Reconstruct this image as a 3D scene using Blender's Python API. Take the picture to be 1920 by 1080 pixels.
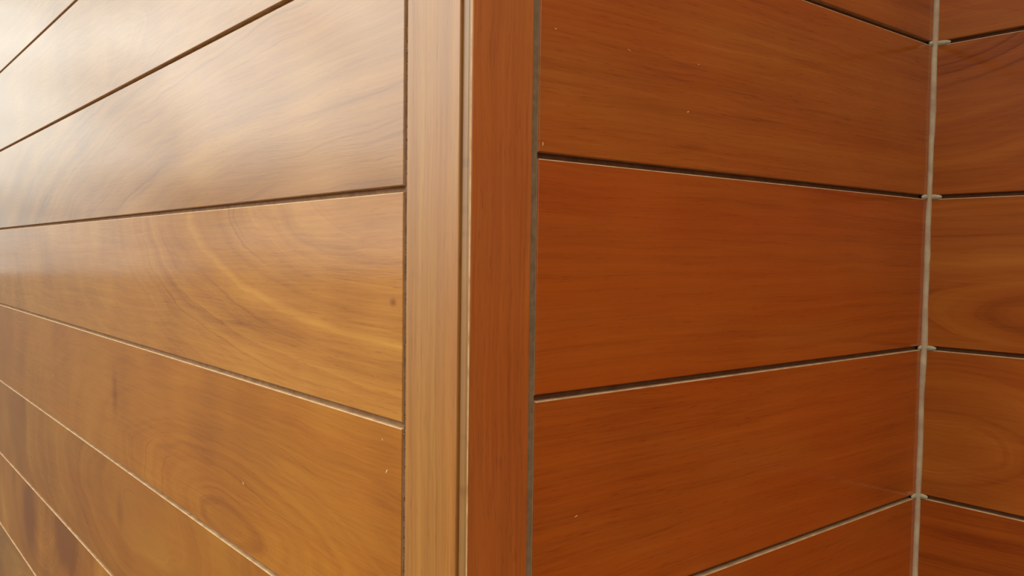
import bpy, bmesh, math, random
from mathutils import Vector, Matrix, noise

random.seed(7)
scene = bpy.context.scene
for o in list(bpy.data.objects):
    bpy.data.objects.remove(o, do_unlink=True)
C = scene.collection

# ------------------------------------------------------------------ camera
EYE = 1.5                                   # eye height above the paving
F_PX, YAW, PITCH, ROLL = 1572.3, 0.91139, -0.05104, 0.00979
CAM = Vector((0.49436, -0.38479, EYE))
PPX, PPY = 960 - 88.1, 540 + 16.6           # principal point in the 1920x1080 frame
_r = Vector((math.cos(YAW), math.sin(YAW), 0))
_f = Vector((-math.sin(YAW) * math.cos(PITCH), math.cos(YAW) * math.cos(PITCH), math.sin(PITCH)))
_u = _r.cross(_f)
RIGHT = math.cos(ROLL) * _r + math.sin(ROLL) * _u
UP = -math.sin(ROLL) * _r + math.cos(ROLL) * _u
cam_d = bpy.data.cameras.new('camera')
cam = bpy.data.objects.new('camera', cam_d)
C.objects.link(cam)
cam.matrix_world = Matrix((
    (RIGHT.x, UP.x, -_f.x, CAM.x), (RIGHT.y, UP.y, -_f.y, CAM.y),
    (RIGHT.z, UP.z, -_f.z, CAM.z), (0, 0, 0, 1)))
cam_d.sensor_fit = 'HORIZONTAL'
cam_d.sensor_width = 36.0
cam_d.lens = F_PX / 1920 * 36.0
cam_d.shift_x = (960 - PPX) / 1920
cam_d.shift_y = (PPY - 540) / 1920
cam_d.clip_start = 0.01
scene.camera = cam


def ray(px, py):
    return (_f + RIGHT * ((px - PPX) / F_PX) + UP * (-(py - PPY) / F_PX)).normalized()


def on_y(px, py, y=0.0):                    # point of a pixel on the wall plane y = const
    d = ray(px, py)
    return CAM + d * ((y - CAM.y) / d.y)


def on_x(px, py, x=0.0):                    # point of a pixel on the wall plane x = const
    d = ray(px, py)
    return CAM + d * ((x - CAM.x) / d.x)


# ------------------------------------------------------------------ sky, light, exposure
SKY_STRENGTH = 1.0
w = bpy.data.worlds.new('overcast_sky')
scene.world = w
w.use_nodes = True
nt = w.node_tree
nt.nodes.clear()
N = nt.nodes.new
L = nt.links.new
geo = N('ShaderNodeTexCoord')
sep = N('ShaderNodeSeparateXYZ')
L(geo.outputs['Generated'], sep.inputs[0])
# overcast sky: three times brighter overhead than at the horizon
el = N('ShaderNodeMapRange')
el.inputs['From Min'].default_value = 0.0
el.inputs['From Max'].default_value = 1.0
el.inputs['To Min'].default_value = 0.22
el.inputs['To Max'].default_value = 1.35
L(sep.outputs['Z'], el.inputs['Value'])
cl = N('ShaderNodeTexNoise')
cl.inputs['Scale'].default_value = 5.0
cl.inputs['Detail'].default_value = 5
cl.inputs['Roughness'].default_value = 0.55
mp = N('ShaderNodeMapping')
mp.inputs['Scale'].default_value = (1, 1, 2.2)
mp.inputs['Location'].default_value = (3.1, 0.7, 0.2)
L(geo.outputs['Generated'], mp.inputs[0])
L(mp.outputs[0], cl.inputs['Vector'])
cr = N('ShaderNodeMapRange')
cr.inputs['From Min'].default_value = 0.34
cr.inputs['From Max'].default_value = 0.68
cr.inputs['To Min'].default_value = 0.45
cr.inputs['To Max'].default_value = 1.75
L(cl.outputs[0], cr.inputs['Value'])
mul = N('ShaderNodeMath')
mul.operation = 'MULTIPLY'
L(el.outputs[0], mul.inputs[0])
L(cr.outputs[0], mul.inputs[1])
# the sun veiled by thin cloud: a wide glow in the sky the left wall mirrors
GLOW_AZ, GLOW_EL, GLOW, GLOW_POW = math.radians(50), math.radians(20), 4.2, 9.0
gd = (-math.cos(GLOW_EL) * math.cos(GLOW_AZ), -math.cos(GLOW_EL) * math.sin(GLOW_AZ), math.sin(GLOW_EL))
dt = N('ShaderNodeVectorMath')
dt.operation = 'DOT_PRODUCT'
L(geo.outputs['Generated'], dt.inputs[0])
dt.inputs[1].default_value = gd
mx = N('ShaderNodeMath')
mx.operation = 'MAXIMUM'
L(dt.outputs['Value'], mx.inputs[0])
pw = N('ShaderNodeMath')
pw.operation = 'POWER'
L(mx.outputs[0], pw.inputs[0])
pw.inputs[1].default_value = GLOW_POW
gl = N('ShaderNodeMath')
gl.operation = 'MULTIPLY_ADD'
L(pw.outputs[0], gl.inputs[0])
gl.inputs[1].default_value = GLOW
gl.inputs[2].default_value = SKY_STRENGTH
st = N('ShaderNodeMath')
st.operation = 'MULTIPLY'
L(mul.outputs[0], st.inputs[0])
L(gl.outputs[0], st.inputs[1])
bg = N('ShaderNodeBackground')
bg.inputs['Color'].default_value = (0.97, 1.0, 0.90, 1)
L(st.outputs[0], bg.inputs['Strength'])
out = N('ShaderNodeOutputWorld')
L(bg.outputs[0], out.inputs[0])

vs = scene.view_settings
vs.view_transform = 'Standard'
vs.look = 'None'
vs.gamma = 1.0
vs.use_curve_mapping = False
vs.exposure = 0.9


# ------------------------------------------------------------------ materials
class G:
    def __init__(s, name):
        s.m = bpy.data.materials.new(name)
        s.m.use_nodes = True
        s.t = s.m.node_tree
        s.b = s.t.nodes['Principled BSDF']

    def n(s, typ, **kw):
        nd = s.t.nodes.new(typ)
        for k, v in kw.items():
            setattr(nd, k, v)
        return nd

    def put(s, sock, v):
        if isinstance(v, bpy.types.NodeSocket):
            s.t.links.new(v, sock)
        else:
            sock.default_value = v

    def math(s, op, a, b=0.0, c=0.0, clamp=False):
        nd = s.n('ShaderNodeMath', operation=op, use_clamp=clamp)
        for i, v in enumerate((a, b, c)):
            s.put(nd.inputs[i], v)
        return nd.outputs[0]

    def comb(s, x, y, z):
        nd = s.n('ShaderNodeCombineXYZ')
        for i, v in enumerate((x, y, z)):
            s.put(nd.inputs[i], v)
        return nd.outputs[0]

    def noise(s, vec, scale=1.0, detail=2.0, rough=0.5, dist=0.0):
        nd = s.n('ShaderNodeTexNoise')
        s.put(nd.inputs['Vector'], vec)
        nd.inputs['Scale'].default_value = scale
        nd.inputs['Detail'].default_value = detail
        nd.inputs['Roughness'].default_value = rough
        nd.inputs['Distortion'].default_value = dist
        return nd.outputs[0]

    def rng(s, v, a, b, c, d):
        nd = s.n('ShaderNodeMapRange')
        s.put(nd.inputs['Value'], v)
        for k, x in zip(('From Min', 'From Max', 'To Min', 'To Max'), (a, b, c, d)):
            nd.inputs[k].default_value = x
        return nd.outputs[0]


def wood(name, seed, fig=(0.3, 0.1, 0.12), bands=70.0, contrast=1.0, warp=0.012, red=0.5,
         chat=1.0, knot=None, tone=1.0, rough=0.115, spots=(), ramp=None, fade=0.02, fine=1.0, reach=None):
    """varnished mahogany-like board; grain runs along local X, face in local XZ.
    fig = (u, v, elongation) centre of the ring figure"""
    g = G(name)
    tc = g.n('ShaderNodeTexCoord')
    sp = g.n('ShaderNodeSeparateXYZ')
    g.put(sp.inputs[0], tc.outputs['Object'])
    u, d, v = sp.outputs[0], sp.outputs[1], sp.outputs[2]
    sd = seed * 7.31
    # gentle waviness of the fibres
    w1 = g.noise(g.comb(g.math('MULTIPLY_ADD', u, 4.0, sd), g.math('MULTIPLY', d, 3.0), g.math('MULTIPLY_ADD', v, 9.0, sd)), 1, 2)
    w2 = g.noise(g.comb(g.math('MULTIPLY_ADD', u, 22.0, sd), sd, g.math('MULTIPLY_ADD', v, 60.0, sd)), 1, 2)
    ww = g.math('ADD', g.math('MULTIPLY', g.math('SUBTRACT', w1, 0.5), warp * 5),
                g.math('MULTIPLY', g.math('SUBTRACT', w2, 0.5), warp * 0.55))
    du = g.math('MULTIPLY', g.math('SUBTRACT', u, fig[0]), fig[2])
    dv = g.math('SUBTRACT', g.math('ADD', v, g.math('MULTIPLY', d, 0.4)), fig[1])
    r = g.math('SQRT', g.math('ADD', g.math('ADD', g.math('MULTIPLY', du, du), g.math('MULTIPLY', dv, dv)), 1e-5))
    r = g.math('ADD', r, ww)
    b1 = g.noise(g.comb(g.math('MULTIPLY', r, bands), sd, 0.0), 1, 3, 0.6)
    b2 = g.noise(g.comb(g.math('MULTIPLY', r, bands * 3.1), sd + 3, g.math('MULTIPLY', u, 2.0)), 1, 2, 0.6)
    fib = g.noise(g.comb(g.math('MULTIPLY_ADD', u, 9.0, sd), sd, g.math('MULTIPLY', g.math('ADD', v, g.math('MULTIPLY', ww, 0.6)), 420.0)), 1, 3, 0.65)
    pore = g.noise(g.comb(g.math('MULTIPLY_ADD', u, 55.0, sd), sd + 9, g.math('MULTIPLY', g.math('ADD', v, g.math('MULTIPLY', ww, 0.6)), 1100.0)), 1, 1)
    ch = g.noise(g.comb(g.math('MULTIPLY_ADD', u, 5.5, sd), sd + 5, g.math('MULTIPLY', v, 4.5)), 1, 2, 0.5)
    stk = g.noise(g.comb(g.math('MULTIPLY_ADD', u, 2.6, sd + 2), sd + 4, g.math('MULTIPLY', g.math('ADD', v, g.math('MULTIPLY', ww, 0.8)), 120.0)), 1, 3, 0.6)
    fd = g.rng(r, fade * 0.3, fade, 0.15, 1.0)                # rings are faint at the heart of the figure
    if reach:
        fd = g.math('MULTIPLY', fd, g.rng(r, reach * 0.6, reach, 1.0, 0.25))
    line = g.rng(b2, 0.60, 0.72, 0.0, 1.0)                    # thin dark growth lines
    # combined tone, 0 dark .. 1 light
    t = g.math('MULTIPLY', g.math('SUBTRACT', b1, 0.5), 0.95 * contrast)
    t = g.math('MULTIPLY', t, fd)
    t = g.math('ADD', t, g.math('MULTIPLY', g.math('SUBTRACT', fib, 0.5), 0.55 * fine))
    t = g.math('ADD', t, g.math('MULTIPLY', g.math('SUBTRACT', ch, 0.5), 0.75 * chat))
    t = g.math('ADD', t, g.math('MULTIPLY', g.math('SUBTRACT', stk, 0.5), 0.40 * fine))
    t = g.math('SUBTRACT', t, g.math('MULTIPLY', g.math('MULTIPLY', line, fd), 0.20 * contrast))
    t = g.math('SUBTRACT', t, g.math('MULTIPLY', g.rng(pore, 0.62, 0.72, 0.0, 1.0), 0.20 * fine))
    for (ku, kv, kr, ks, kx) in spots:                         # knots and dark clouds in the wood itself
        q = g.math('SQRT', g.math('ADD', g.math('POWER', g.math('DIVIDE', g.math('SUBTRACT', u, ku), kx), 2.0),
                                  g.math('POWER', g.math('ADD', g.math('SUBTRACT', v, kv), g.math('MULTIPLY', ww, 0.5)), 2.0)))
        nd = g.n('ShaderNodeMapRange', interpolation_type='SMOOTHSTEP')
        g.put(nd.inputs['Value'], q)
        nd.inputs['From Min'].default_value = kr
        nd.inputs['From Max'].default_value = 0.0
        nd.inputs['To Max'].default_value = ks
        t = g.math('SUBTRACT', t, nd.outputs[0])
    t = g.math('ADD', t, 0.5, clamp=True)
    rp = g.n('ShaderNodeValToRGB')
    e = rp.color_ramp.elements
    cols = ramp or RAMP
    e[0].position, e[0].color = 0.05, (*[c * tone for c in cols[0]], 1)
    e[1].position, e[1].color = 0.95, (*[c * tone for c in cols[2]], 1)
    m = e.new(0.5)
    m.color = (*[c * tone for c in cols[1]], 1)
    g.put(rp.inputs[0], t)
    mix = g.n('ShaderNodeMix', data_type='RGBA', blend_type='MULTIPLY')
    hue = g.noise(g.comb(g.math('MULTIPLY_ADD', u, 3.0, sd + 20), sd, g.math('MULTIPLY', v, 16.0)), 1, 2)
    g.put(mix.inputs[0], g.math('MULTIPLY', g.rng(hue, 0.3, 0.7, 0.0, 1.0), red))
    g.put(mix.inputs[6], rp.outputs[0])
    mix.inputs[7].default_value = (1.0, 0.76, 0.60, 1)
    g.put(g.b.inputs['Base Color'], mix.outputs[2])
    g.b.inputs['Roughness'].default_value = 0.5
    g.b.inputs['Specular IOR Level'].default_value = 0.05
    g.b.inputs['Coat Weight'].default_value = 1.0
    g.b.inputs['Coat IOR'].default_value = 1.55
    rv = g.noise(g.comb(g.math('MULTIPLY', u, 7.0), sd, g.math('MULTIPLY', v, 7.0)), 1, 2)
    g.put(g.b.inputs['Coat Roughness'], g.rng(rv, 0.3, 0.7, rough * 0.85, rough * 1.15))
    bp = g.n('ShaderNodeBump')
    bp.inputs['Strength'].default_value = 0.06
    bp.inputs['Distance'].default_value = 0.0006
    g.put(bp.inputs['Height'], g.math('ADD', g.math('MULTIPLY', fib, 0.7), g.math('MULTIPLY', pore, 0.5)))
    g.put(g.b.inputs['Normal'], bp.outputs[0])
    g.put(g.b.inputs['Coat Normal'], bp.outputs[0])
    return g.m


RAMP = ((0.20, 0.054, 0.007), (0.350, 0.120, 0.012), (0.47, 0.195, 0.022))
PALE = ((0.215, 0.068, 0.013), (0.365, 0.142, 0.024), (0.49, 0.225, 0.042))
MID = ((0.20, 0.041, 0.0055), (0.350, 0.086, 0.0095), (0.45, 0.135, 0.017))
RED = ((0.19, 0.032, 0.004), (0.325, 0.067, 0.006), (0.42, 0.095, 0.010))


def plain(name, col, col2, scale=30.0, rough=0.7, bump=0.0, spec=0.3):
    g = G(name)
    tc = g.n('ShaderNodeTexCoord')
    nz = g.noise(tc.outputs['Object'], scale, 5, 0.6)
    mx = g.n('ShaderNodeMix', data_type='RGBA')
    g.put(mx.inputs[0], g.rng(nz, 0.3, 0.7, 0, 1))
    mx.inputs[6].default_value = (*col, 1)
    mx.inputs[7].default_value = (*col2, 1)
    g.put(g.b.inputs['Base Color'], mx.outputs[2])
    g.b.inputs['Roughness'].default_value = rough
    g.b.inputs['Specular IOR Level'].default_value = spec
    if bump:
        bp = g.n('ShaderNodeBump')
        bp.inputs['Strength'].default_value = bump
        bp.inputs['Distance'].default_value = 0.001
        g.put(bp.inputs['Height'], nz)
        g.put(g.b.inputs['Normal'], bp.outputs[0])
    return g.m


M_EDGE = plain('sawn_board_edge', (0.56, 0.36, 0.19), (0.38, 0.20, 0.09), 60, 0.6)
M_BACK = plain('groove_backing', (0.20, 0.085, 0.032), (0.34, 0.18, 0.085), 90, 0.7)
M_BACKD = plain('dark_groove_backing', (0.10, 0.034, 0.010), (0.16, 0.062, 0.022), 90, 0.7)  # darker backing for the middle wall, right wall and post core
M_GLINT = plain('arris_glint', (0.74, 0.47, 0.22), (0.50, 0.25, 0.09), 70, 0.5)  # sky highlight on the post's rounded arris, put into the colour
M_FILL = plain('groove_filler', (0.15, 0.088, 0.040), (0.23, 0.145, 0.075), 120, 0.65, 0.3)
M_LFILL = plain('joint_dust', (0.27, 0.135, 0.07), (0.12, 0.055, 0.027), 160, 0.8, 0.4)
M_SEAL = plain('corner_sealant', (0.50, 0.36, 0.22), (0.36, 0.205, 0.125), 45, 0.5, 0.2)
M_BLOB = plain('sealant_squeeze', (0.44, 0.36, 0.24), (0.34, 0.25, 0.15), 90, 0.55, 0.3)
M_CHIP = plain('pale_splinter', (0.75, 0.50, 0.27), (0.62, 0.36, 0.17), 300, 0.6)
M_GRIT = plain('groove_grit', (0.34, 0.20, 0.11), (0.05, 0.025, 0.012), 700, 0.9)
M_PAVE = plain('stone_paving', (0.050, 0.032, 0.016), (0.034, 0.021, 0.010), 6, 0.85)
M_PLASTER = plain('plaster', (0.34, 0.28, 0.22), (0.28, 0.23, 0.18), 8, 0.9)


# ------------------------------------------------------------------ mesh helpers
def link(name, me, mats, parent=None, loc=(0, 0, 0), rot=(0, 0, 0)):
    o = bpy.data.objects.new(name, me)
    C.objects.link(o)
    for m in (mats if isinstance(mats, (list, tuple)) else [mats]):
        if me is not None and len(me.materials) < len(mats if isinstance(mats, (list, tuple)) else [mats]):
            me.materials.append(m)
    o.location = loc
    o.rotation_euler = rot
    if parent:
        o.parent = parent
    return o


def board_mesh(name, length, height, thick, ease=0.0009, seg=2, edge_slot=1):
    """x 0..length along the grain, z 0..height, face at y = 0 looking to -Y, body behind it"""
    bm = bmesh.new()
    bmesh.ops.create_cube(bm, size=1.0)
    for vtx in bm.verts:
        vtx.co = Vector(((vtx.co.x + .5) * length, (vtx.co.y + .5) * thick, (vtx.co.z + .5) * height))
    fr = [e for e in bm.edges if all(abs(v.co.y) < 1e-7 for v in e.verts)]
    bmesh.ops.bevel(bm, geom=fr, offset=ease, segments=seg, profile=0.5, affect='EDGES')
    for f in bm.faces:
        f.smooth = False
        if abs(f.normal.y) < 0.2 or (f.normal.z > 0.3 and seg):
            f.material_index = edge_slot
    me = bpy.data.meshes.new(name)
    bm.to_mesh(me)
    bm.free()
    return me


def box_mesh(name, a, b):
    bm = bmesh.new()
    bmesh.ops.create_cube(bm, size=1.0)
    for vtx in bm.verts:
        vtx.co = Vector([a[i] + (vtx.co[i] + .5) * (b[i] - a[i]) for i in range(3)])
    me = bpy.data.meshes.new(name)
    bm.to_mesh(me)
    bm.free()
    return me


def structure(o, label=None, cat=None):
    o['kind'] = 'structure'
    if label:
        o['label'] = label
    return o


# ------------------------------------------------------------------ sizes
GAP = 0.0052            # open joint between two planks
DEEP = 0.0056           # how far the joint goes in
TH = 0.014              # plank thickness
D = 0.75372             # depth of the recess: plane of the back wall
XA = -0.08374           # joint between corner post and left wall
YB = 0.06624            # joint between corner post and middle wall
LEN_A, LEN_C = 3.6, 1.9
TOP = 2.85
jA = [0.4515, 0.2545, 0.0533, -0.144, -0.3487, -0.5488, -0.7485]
jA = [0.4515 + 0.2 * k for k in (5, 4, 3, 2, 1)] + jA + [-0.9485, -1.1485, -1.3485]
jA = [TOP] + [EYE + z for z in jA if EYE + z < TOP - 0.05] + [0.0]
jB = [0.274, 0.079, -0.1157, -0.3107]
jB = [0.274 + 0.195 * k for k in (6, 5, 4, 3, 2, 1)] + jB + [-0.3107 - 0.195 * k for k in range(1, 7)]
jB = [TOP] + [EYE + z for z in jB if 0.05 < EYE + z < TOP - 0.05] + [0.0]

# ------------------------------------------------------------------ ground
ground = structure(link('floor', box_mesh('floor', (-60, -60, -0.2), (40, 6, 0.0)), M_PAVE))

# ------------------------------------------------------------------ walls (backing of the joints; planks are children)
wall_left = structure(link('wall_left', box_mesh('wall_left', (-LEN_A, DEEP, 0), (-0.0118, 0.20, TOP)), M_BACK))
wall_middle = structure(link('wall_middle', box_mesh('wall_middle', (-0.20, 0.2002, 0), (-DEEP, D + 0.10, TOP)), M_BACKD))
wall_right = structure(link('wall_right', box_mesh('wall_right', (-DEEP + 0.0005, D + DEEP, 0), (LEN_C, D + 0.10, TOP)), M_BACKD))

# figure of each plank in view, keyed by the order from the top; u is measured from the plank's left end
XL = -LEN_A


def la(px, py, z0):
    p = on_y(px, py)
    return p.x - XL, p.z - z0


def lb(px, py, z0):
    p = on_x(px, py)
    return p.y - (YB + 0.0045), p.z - z0


def lc(px, py, z0):
    p = on_y(px, py, D)
    return p.x - 0.001, p.z - z0


def params_A(k, z0):
    n = k - first_A                 # 0 = plank above the joint that leaves the frame at top left
    if n == 2:
        return dict(fig=(0.0 - XL, EYE - 0.05 - z0, 0.2), bands=48, contrast=1.2, warp=0.006, red=0.3, fine=0.7, tone=0.88, ramp=PALE,
                    spots=[(*la(640, 190, z0), 0.022, 0.16, 7)])
    if n == 3:
        return dict(fig=(-0.08 - XL, EYE + 0.06 - z0, 0.27), bands=80, contrast=1.15, warp=0.008, red=0.25, ramp=PALE, tone=1.10, fade=0.085, fine=0.8, reach=0.26,
                    spots=[(*la(737, 572, z0), 0.005, 0.5, 1.6), (*la(470, 610, z0), 0.030, 0.25, 6), (*la(90, 500, z0), 0.1, 0.15, 1.2)])
    if n == 4:
        f = la(430, 985, z0)
        return dict(fig=(f[0], f[1], 0.26), bands=75, contrast=0.95, warp=0.008, red=0.35, tone=1.02, fine=0.75, reach=0.13,
                    spots=[(*la(215, 740, z0), 0.06, 0.28, 0.45)])
    if n == 5:
        f = la(260, 960, z0)
        return dict(fig=(f[0], f[1], 0.34), bands=40, contrast=0.6, warp=0.012, red=0.5, fine=0.4, tone=0.9,
                    spots=[(*la(225, 960, z0), 0.05, 0.2, 0.6)])
    if n == 6:
        f = la(75, 950, z0)
        return dict(fig=(f[0], f[1], 0.6), bands=30, contrast=0.7, warp=0.010, red=0.4, fine=0.35, chat=1.5,
                    spots=[(*la(55, 960, z0), 0.17, 0.75, 0.75), (*la(128, 1010, z0), 0.12, 0.6, 1.3)])
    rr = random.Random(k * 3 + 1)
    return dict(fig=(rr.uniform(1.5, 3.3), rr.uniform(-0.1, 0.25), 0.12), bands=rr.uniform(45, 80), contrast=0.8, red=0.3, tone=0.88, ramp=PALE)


def params_B(k, z0):
    n = k - first_B
    base = dict(ramp=RED, tone=1.1, bands=60, contrast=0.6, warp=0.006, red=0.75, chat=0.7)
    tilt = {0: 0.10, 1: -0.07, 2: -0.04, 3: 0.03, 4: 0.08}.get(n, 0.05)
    # nearly straight grain: the figure's centre lies far outside the board
    base['fig'] = (0.3 + 2.0 * tilt, 1.0 if n % 2 else -0.9, 0.10)
    if n <= 1:
        base['ramp'], base['tone'] = MID, 0.98
    if n == 1:
        base['spots'] = [(*lb(1300, 277, z0), 0.006, 0.22, 6)]
    return base


def params_C(k, z0):
    n = k - first_B
    if n == 1:
        f = lc(1740, -60, z0)
        return dict(ramp=MID, fig=(f[0], f[1], 0.75), bands=50, contrast=1.4, warp=0.006, red=0.6, fine=0.8)
    if n == 2:
        f = lc(1960, 590, z0)
        return dict(ramp=MID, fig=(f[0], f[1], 0.28), bands=34, contrast=1.9, warp=0.005, red=0.5, fine=0.7)
    if n == 3:
        f = lc(1745, 835, z0)
        return dict(ramp=MID, fig=(f[0], f[1], 0.42), bands=40, contrast=1.6, warp=0.008, red=0.6, fine=0.7)
    if n == 4:
        f = lc(1800, 1020, z0)
        return dict(ramp=RED, fig=(f[0], f[1] - .5, 0.12), bands=60, contrast=0.8, warp=0.006, red=0.6,
                    spots=[(*lc(1830, 1010, z0), 0.012, 0.3, 8)])
    rr = random.Random(k * 5 + 2)
    return dict(ramp=MID, fig=(rr.uniform(0.2, 1.6), rr.uniform(-0.1, 0.25), 0.2), bands=60, contrast=0.7, red=0.6)


first_A = next(i for i in range(len(jA)) if abs(jA[i] - (EYE + 0.4515)) < 1e-4) - 1
first_B = next(i for i in range(len(jB)) if abs(jB[i] - (EYE + 0.274)) < 1e-4) - 1
planks_A, planks_B, planks_C = {}, {}, {}
for k in range(len(jA) - 1):
    z0, z1 = jA[k + 1] + GAP / 2, jA[k] - GAP / 2
    me = board_mesh('plank', LEN_A + XA - 0.0027, z1 - z0, TH)
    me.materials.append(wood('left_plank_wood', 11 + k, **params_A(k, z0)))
    me.materials.append(M_EDGE)
    planks_A[k - first_A] = link('plank', me, [], wall_left, (XL, 0, z0))
for k in range(len(jB) - 1):
    z0, z1 = jB[k + 1] + GAP / 2, jB[k] - GAP / 2
    me = board_mesh('plank', D - YB - 0.0045 - 0.003, z1 - z0, TH)
    me.materials.append(wood('middle_plank_wood', 41 + k, **params_B(k, z0)))
    me.materials.append(M_EDGE)
    planks_B[k - first_B] = link('plank', me, [], wall_middle, (0, YB + 0.0045, z0), (0, 0, math.pi / 2))
    me = board_mesh('plank', LEN_C - 0.003, z1 - z0, TH)
    me.materials.append(wood('right_plank_wood', 71 + k, **params_C(k, z0)))
    me.materials.append(M_EDGE)
    planks_C[k - first_B] = link('plank', me, [], wall_right, (0.003, D, z0))

# ------------------------------------------------------------------ corner post: two upright boards meeting at the outer corner
post = bpy.data.objects.new('corner_post', None)
C.objects.link(post)
post.location = (0, 0, 0)
post['label'] = 'upright varnished wooden corner post of two boards between the plank walls'
post['category'] = 'post'
X1 = -0.01095
STEP = 0.0022
wl = X1 - (XA + 0.0022)
me = board_mesh('face_board', TOP, wl, 0.0062, ease=0.0008, edge_slot=0)
me.materials.append(wood('post_face_wood', 101, fig=(1.2, -0.6, 0.03), bands=90, contrast=0.5, warp=0.004, red=0.6, chat=0.4, rough=0.38, ramp=PALE, tone=0.88))
# local X -> world Z, local Z -> world -X
o = link('face_board', me, [], post)
o.matrix_local = Matrix(((0, 0, -1, X1), (0, 1, 0, 0), (1, 0, 0, 0), (0, 0, 0, 1)))
# the return board: its edge shows beside the face board, its face looks into the recess
def return_board():
    bm = bmesh.new()
    x0, x1, y0, y1, r = -0.0117, 0.0, STEP, YB - 0.0020, 0.0022
    prof = [(x0, y0), (x0 + 0.0012, y0 + 0.0011), (x0 + 0.0022, y0 + 0.0001), (x1 - r - 0.0010, y0), (x1 - r - 0.0004, y0 + 0.0003)]
    for i in range(0, 7):
        a = -math.pi / 2 + i / 6 * math.pi / 2
        prof.append((x1 - r + r * math.cos(a), y0 + r + r * math.sin(a)))
    prof += [(x1, y1 - 0.0008), (x1 - 0.0008, y1), (x0, y1)]
    lo = [bm.verts.new((p[0], p[1], 0)) for p in prof]
    hi = [bm.verts.new((p[0], p[1], TOP)) for p in prof]
    n = len(prof)
    for i in range(n):
        f = bm.faces.new((lo[i], lo[(i + 1) % n], hi[(i + 1) % n], hi[i]))
        f.smooth = 4 < i < 11
        f.material_index = 1 if i in (7, 8) else (2 if i < 7 else 0)  # pale painted glint on two faces of the rounding
    bm.faces.new(hi)
    bm.faces.new(lo[::-1])
    # into local axes where the grain runs along X: local X = world Z, local Y = world -X, local Z = world -Y
    for vtx in bm.verts:
        x, y, z = vtx.co
        vtx.co = (z, -x, y)
    bmesh.ops.recalc_face_normals(bm, faces=bm.faces[:])
    me = bpy.data.meshes.new('return_board')
    bm.to_mesh(me)
    bm.free()
    return me


me = return_board()
me.materials.append(wood('post_return_wood', 105, fig=(1.3, -0.5, 0.04), bands=90, contrast=0.55, warp=0.006, red=0.5, chat=0.7, ramp=MID, tone=1.14, rough=0.4))
me.materials.append(M_GLINT)
me.materials.append(wood('post_edge_wood', 108, fig=(1.3, -0.5, 0.04), bands=90, contrast=0.5, warp=0.004, red=0.2, chat=0.6,
                         ramp=((0.14, 0.055, 0.014), (0.235, 0.100, 0.026), (0.33, 0.155, 0.042)), rough=0.4))
o = link('return_board', me, [], post)
o.matrix_local = Matrix(((0, -1, 0, 0), (0, 0, 1, 0), (1, 0, 0, 0), (0, 0, 0, 1)))
# core behind both boards
link('core', box_mesh('core', (-0.0116, 0.0645, 0), (-DEEP, 0.2001, TOP)), M_BACKD, post)

# filler in the joint between post and middle wall
fl = link('joint_filler', box_mesh('joint_filler', (-0.0062, YB - 0.0021, 0), (-0.0016, YB + 0.0046, TOP)), M_FILL, post)

link('joint_filler', box_mesh('joint_filler', (XA - 0.0029, 0.0022, 0), (XA + 0.0024, DEEP + 0.0006, TOP)), M_LFILL, post)

# grit caught in the joint between left wall and post (nobody could count it)
bm = bmesh.new()
rr = random.Random(3)
for i in range(900):
    z = rr.uniform(0.9, 2.2)
    x = XA + rr.uniform(-0.0008, 0.0020)
    s = rr.uniform(0.0003, 0.0011)
    c = Vector((x, 0.0022 - rr.uniform(0.0, 0.0012), z))
    vs_ = [bm.verts.new(c + Vector((rr.uniform(-1, 1), rr.uniform(-1, 1), rr.uniform(-1.8, 1.8))) * s) for _ in range(4)]
    for a, b, d in ((0, 1, 2), (0, 2, 3), (0, 3, 1), (1, 3, 2)):
        bm.faces.new((vs_[a], vs_[b], vs_[d]))
me = bpy.data.meshes.new('grit')
bm.to_mesh(me)
bm.free()
gr = link('grit', me, M_GRIT, wall_left)
gr['kind'] = 'stuff'

# ------------------------------------------------------------------ sealant in the inner corner
bead = bpy.data.objects.new('sealant_bead', None)
C.objects.link(bead)
bead.location = (0, D, 0)
bead['label'] = 'pale sealant bead running up the inner corner between two plank walls'
bead['category'] = 'sealant'
bm = bmesh.new()
rings, prev, NS = 420, None, 10
for i in range(rings + 1):
    z = TOP * i / rings
    rad = 0.0044 + 0.0011 * noise.noise(Vector((0, 0, z * 9))) + 0.0006 * noise.noise(Vector((4, 0, z * 60)))
    jx = 0.0007 * noise.noise(Vector((8, 0, z * 14)))
    ring = []
    for k in range(NS):
        a = 2 * math.pi * k / NS
        ring.append(bm.verts.new((0.0008 + jx + rad * math.cos(a), -0.0008 + jx + rad * math.sin(a), z)))
    if prev:
        for k in range(NS):
            f = bm.faces.new((prev[k], prev[(k + 1) % NS], ring[(k + 1) % NS], ring[k]))
            f.smooth = True
    prev = ring
me = bpy.data.meshes.new('bead')
bm.to_mesh(me)
bm.free()
link('bead', me, M_SEAL, bead)
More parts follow.
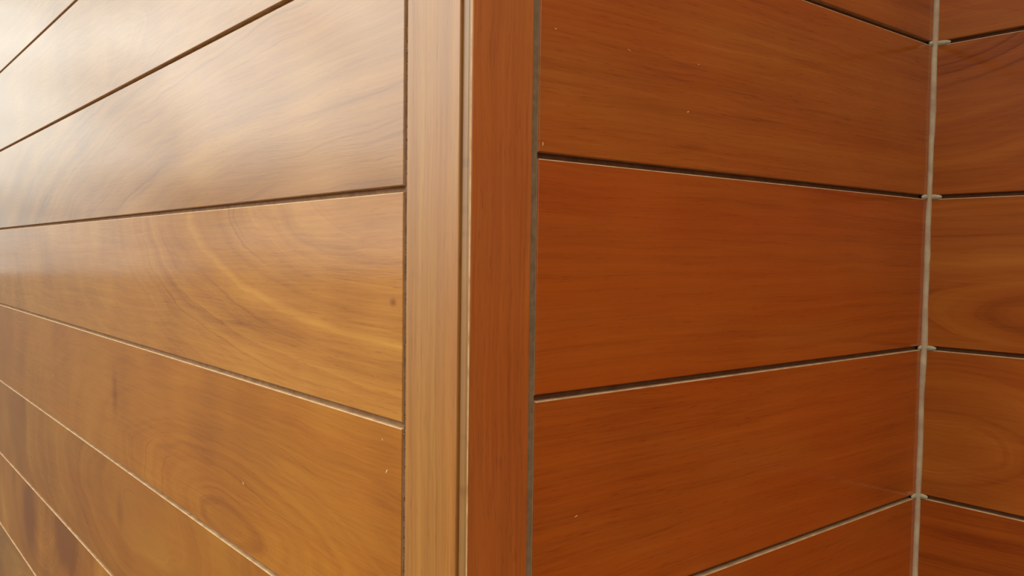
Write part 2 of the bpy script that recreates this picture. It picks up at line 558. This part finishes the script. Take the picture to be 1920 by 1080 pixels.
for i, z in enumerate(jB[1:-1]):                      # squeezed into the ends of the plank joints
    bm = bmesh.new()
    rr = random.Random(i + 50)
    la_, lc_ = rr.uniform(0.010, 0.016), rr.uniform(0.011, 0.020)
    for axis, ln in (('y', la_), ('x', lc_)):
        g2 = bmesh.ops.create_icosphere(bm, subdivisions=2, radius=1.0)['verts']
        for vtx in g2:
            p = vtx.co.copy()
            q = 1 + 0.18 * noise.noise(p * 2.3 + Vector((i * 3.1, 0, 0)))
            hz = 0.0040 * (p.z * q)
            if axis == 'y':
                vtx.co = Vector((-0.0012 + p.x * 0.0030 * q, -ln * 0.42 + p.y * ln * 0.62, hz - 0.0004))
            else:
                vtx.co = Vector((ln * 0.42 + p.x * ln * 0.62, 0.0012 + p.y * 0.0030 * q, hz - 0.0004))
    for f in bm.faces:
        f.smooth = True
    me = bpy.data.meshes.new('sealant_blob')
    bm.to_mesh(me)
    bm.free()
    link('sealant_blob', me, M_BLOB, bead, (0, 0, z))


# ------------------------------------------------------------------ small splinters stuck to the varnish
def splinter(px, py, ln, wd, ang, wall, n):
    if wall == 'A':
        p, par = on_y(px, py), planks_A[n]
        ux, nv = Vector((1, 0, 0)), Vector((0, -1, 0))
    elif wall == 'B':
        p, par = on_x(px, py), planks_B[n]
        ux, nv = Vector((0, 1, 0)), Vector((1, 0, 0))
    else:
        p, par = on_y(px, py, D), planks_C[n]
        ux, nv = Vector((1, 0, 0)), Vector((0, -1, 0))
    uz = Vector((0, 0, 1))
    t = ux * math.cos(ang) + uz * math.sin(ang)
    s = -ux * math.sin(ang) + uz * math.cos(ang)
    pts = [(-1, 0, .1), (-.3, .8, .3), (.5, .9, .2), (1, .1, .1), (.4, -.6, .3), (-.5, -.8, .2), (0, 0, 1.0), (0, 0, -.5)]
    M = par.matrix_basis.inverted()
    bm = bmesh.new()
    vv = [bm.verts.new(M @ (p + t * (a * ln / 2) + s * (b * wd / 2) + nv * (c * 0.0004))) for a, b, c in pts]
    for i in range(6):
        bm.faces.new((vv[i], vv[(i + 1) % 6], vv[6]))
        bm.faces.new((vv[(i + 1) % 6], vv[i], vv[7]))
    bmesh.ops.recalc_face_normals(bm, faces=bm.faces[:])
    me = bpy.data.meshes.new('splinter')
    bm.to_mesh(me)
    bm.free()
    link('splinter', me, M_CHIP, par)


for a in ((725, 884, .0048, .0016, .9, 'A', 4), (456, 906, .0060, .0012, -.5, 'A', 4), (717, 824, .0028, .0008, -1.0, 'A', 4),
          (99, 705, .006, .0016, .3, 'A', 4),
          (1018, 270, .0036, .0013, 1.4, 'B', 1), (1290, 210, .003, .0014, .3, 'B', 1), (1180, 94, .0045, .0008, -.3, 'B', 1),
          (1310, 121, .0018, .0012, .2, 'B', 1), (1080, 968, .004, .0010, .3, 'B', 3), (1042, 54, .0022, .0010, .2, 'B', 1)):
    splinter(*a)
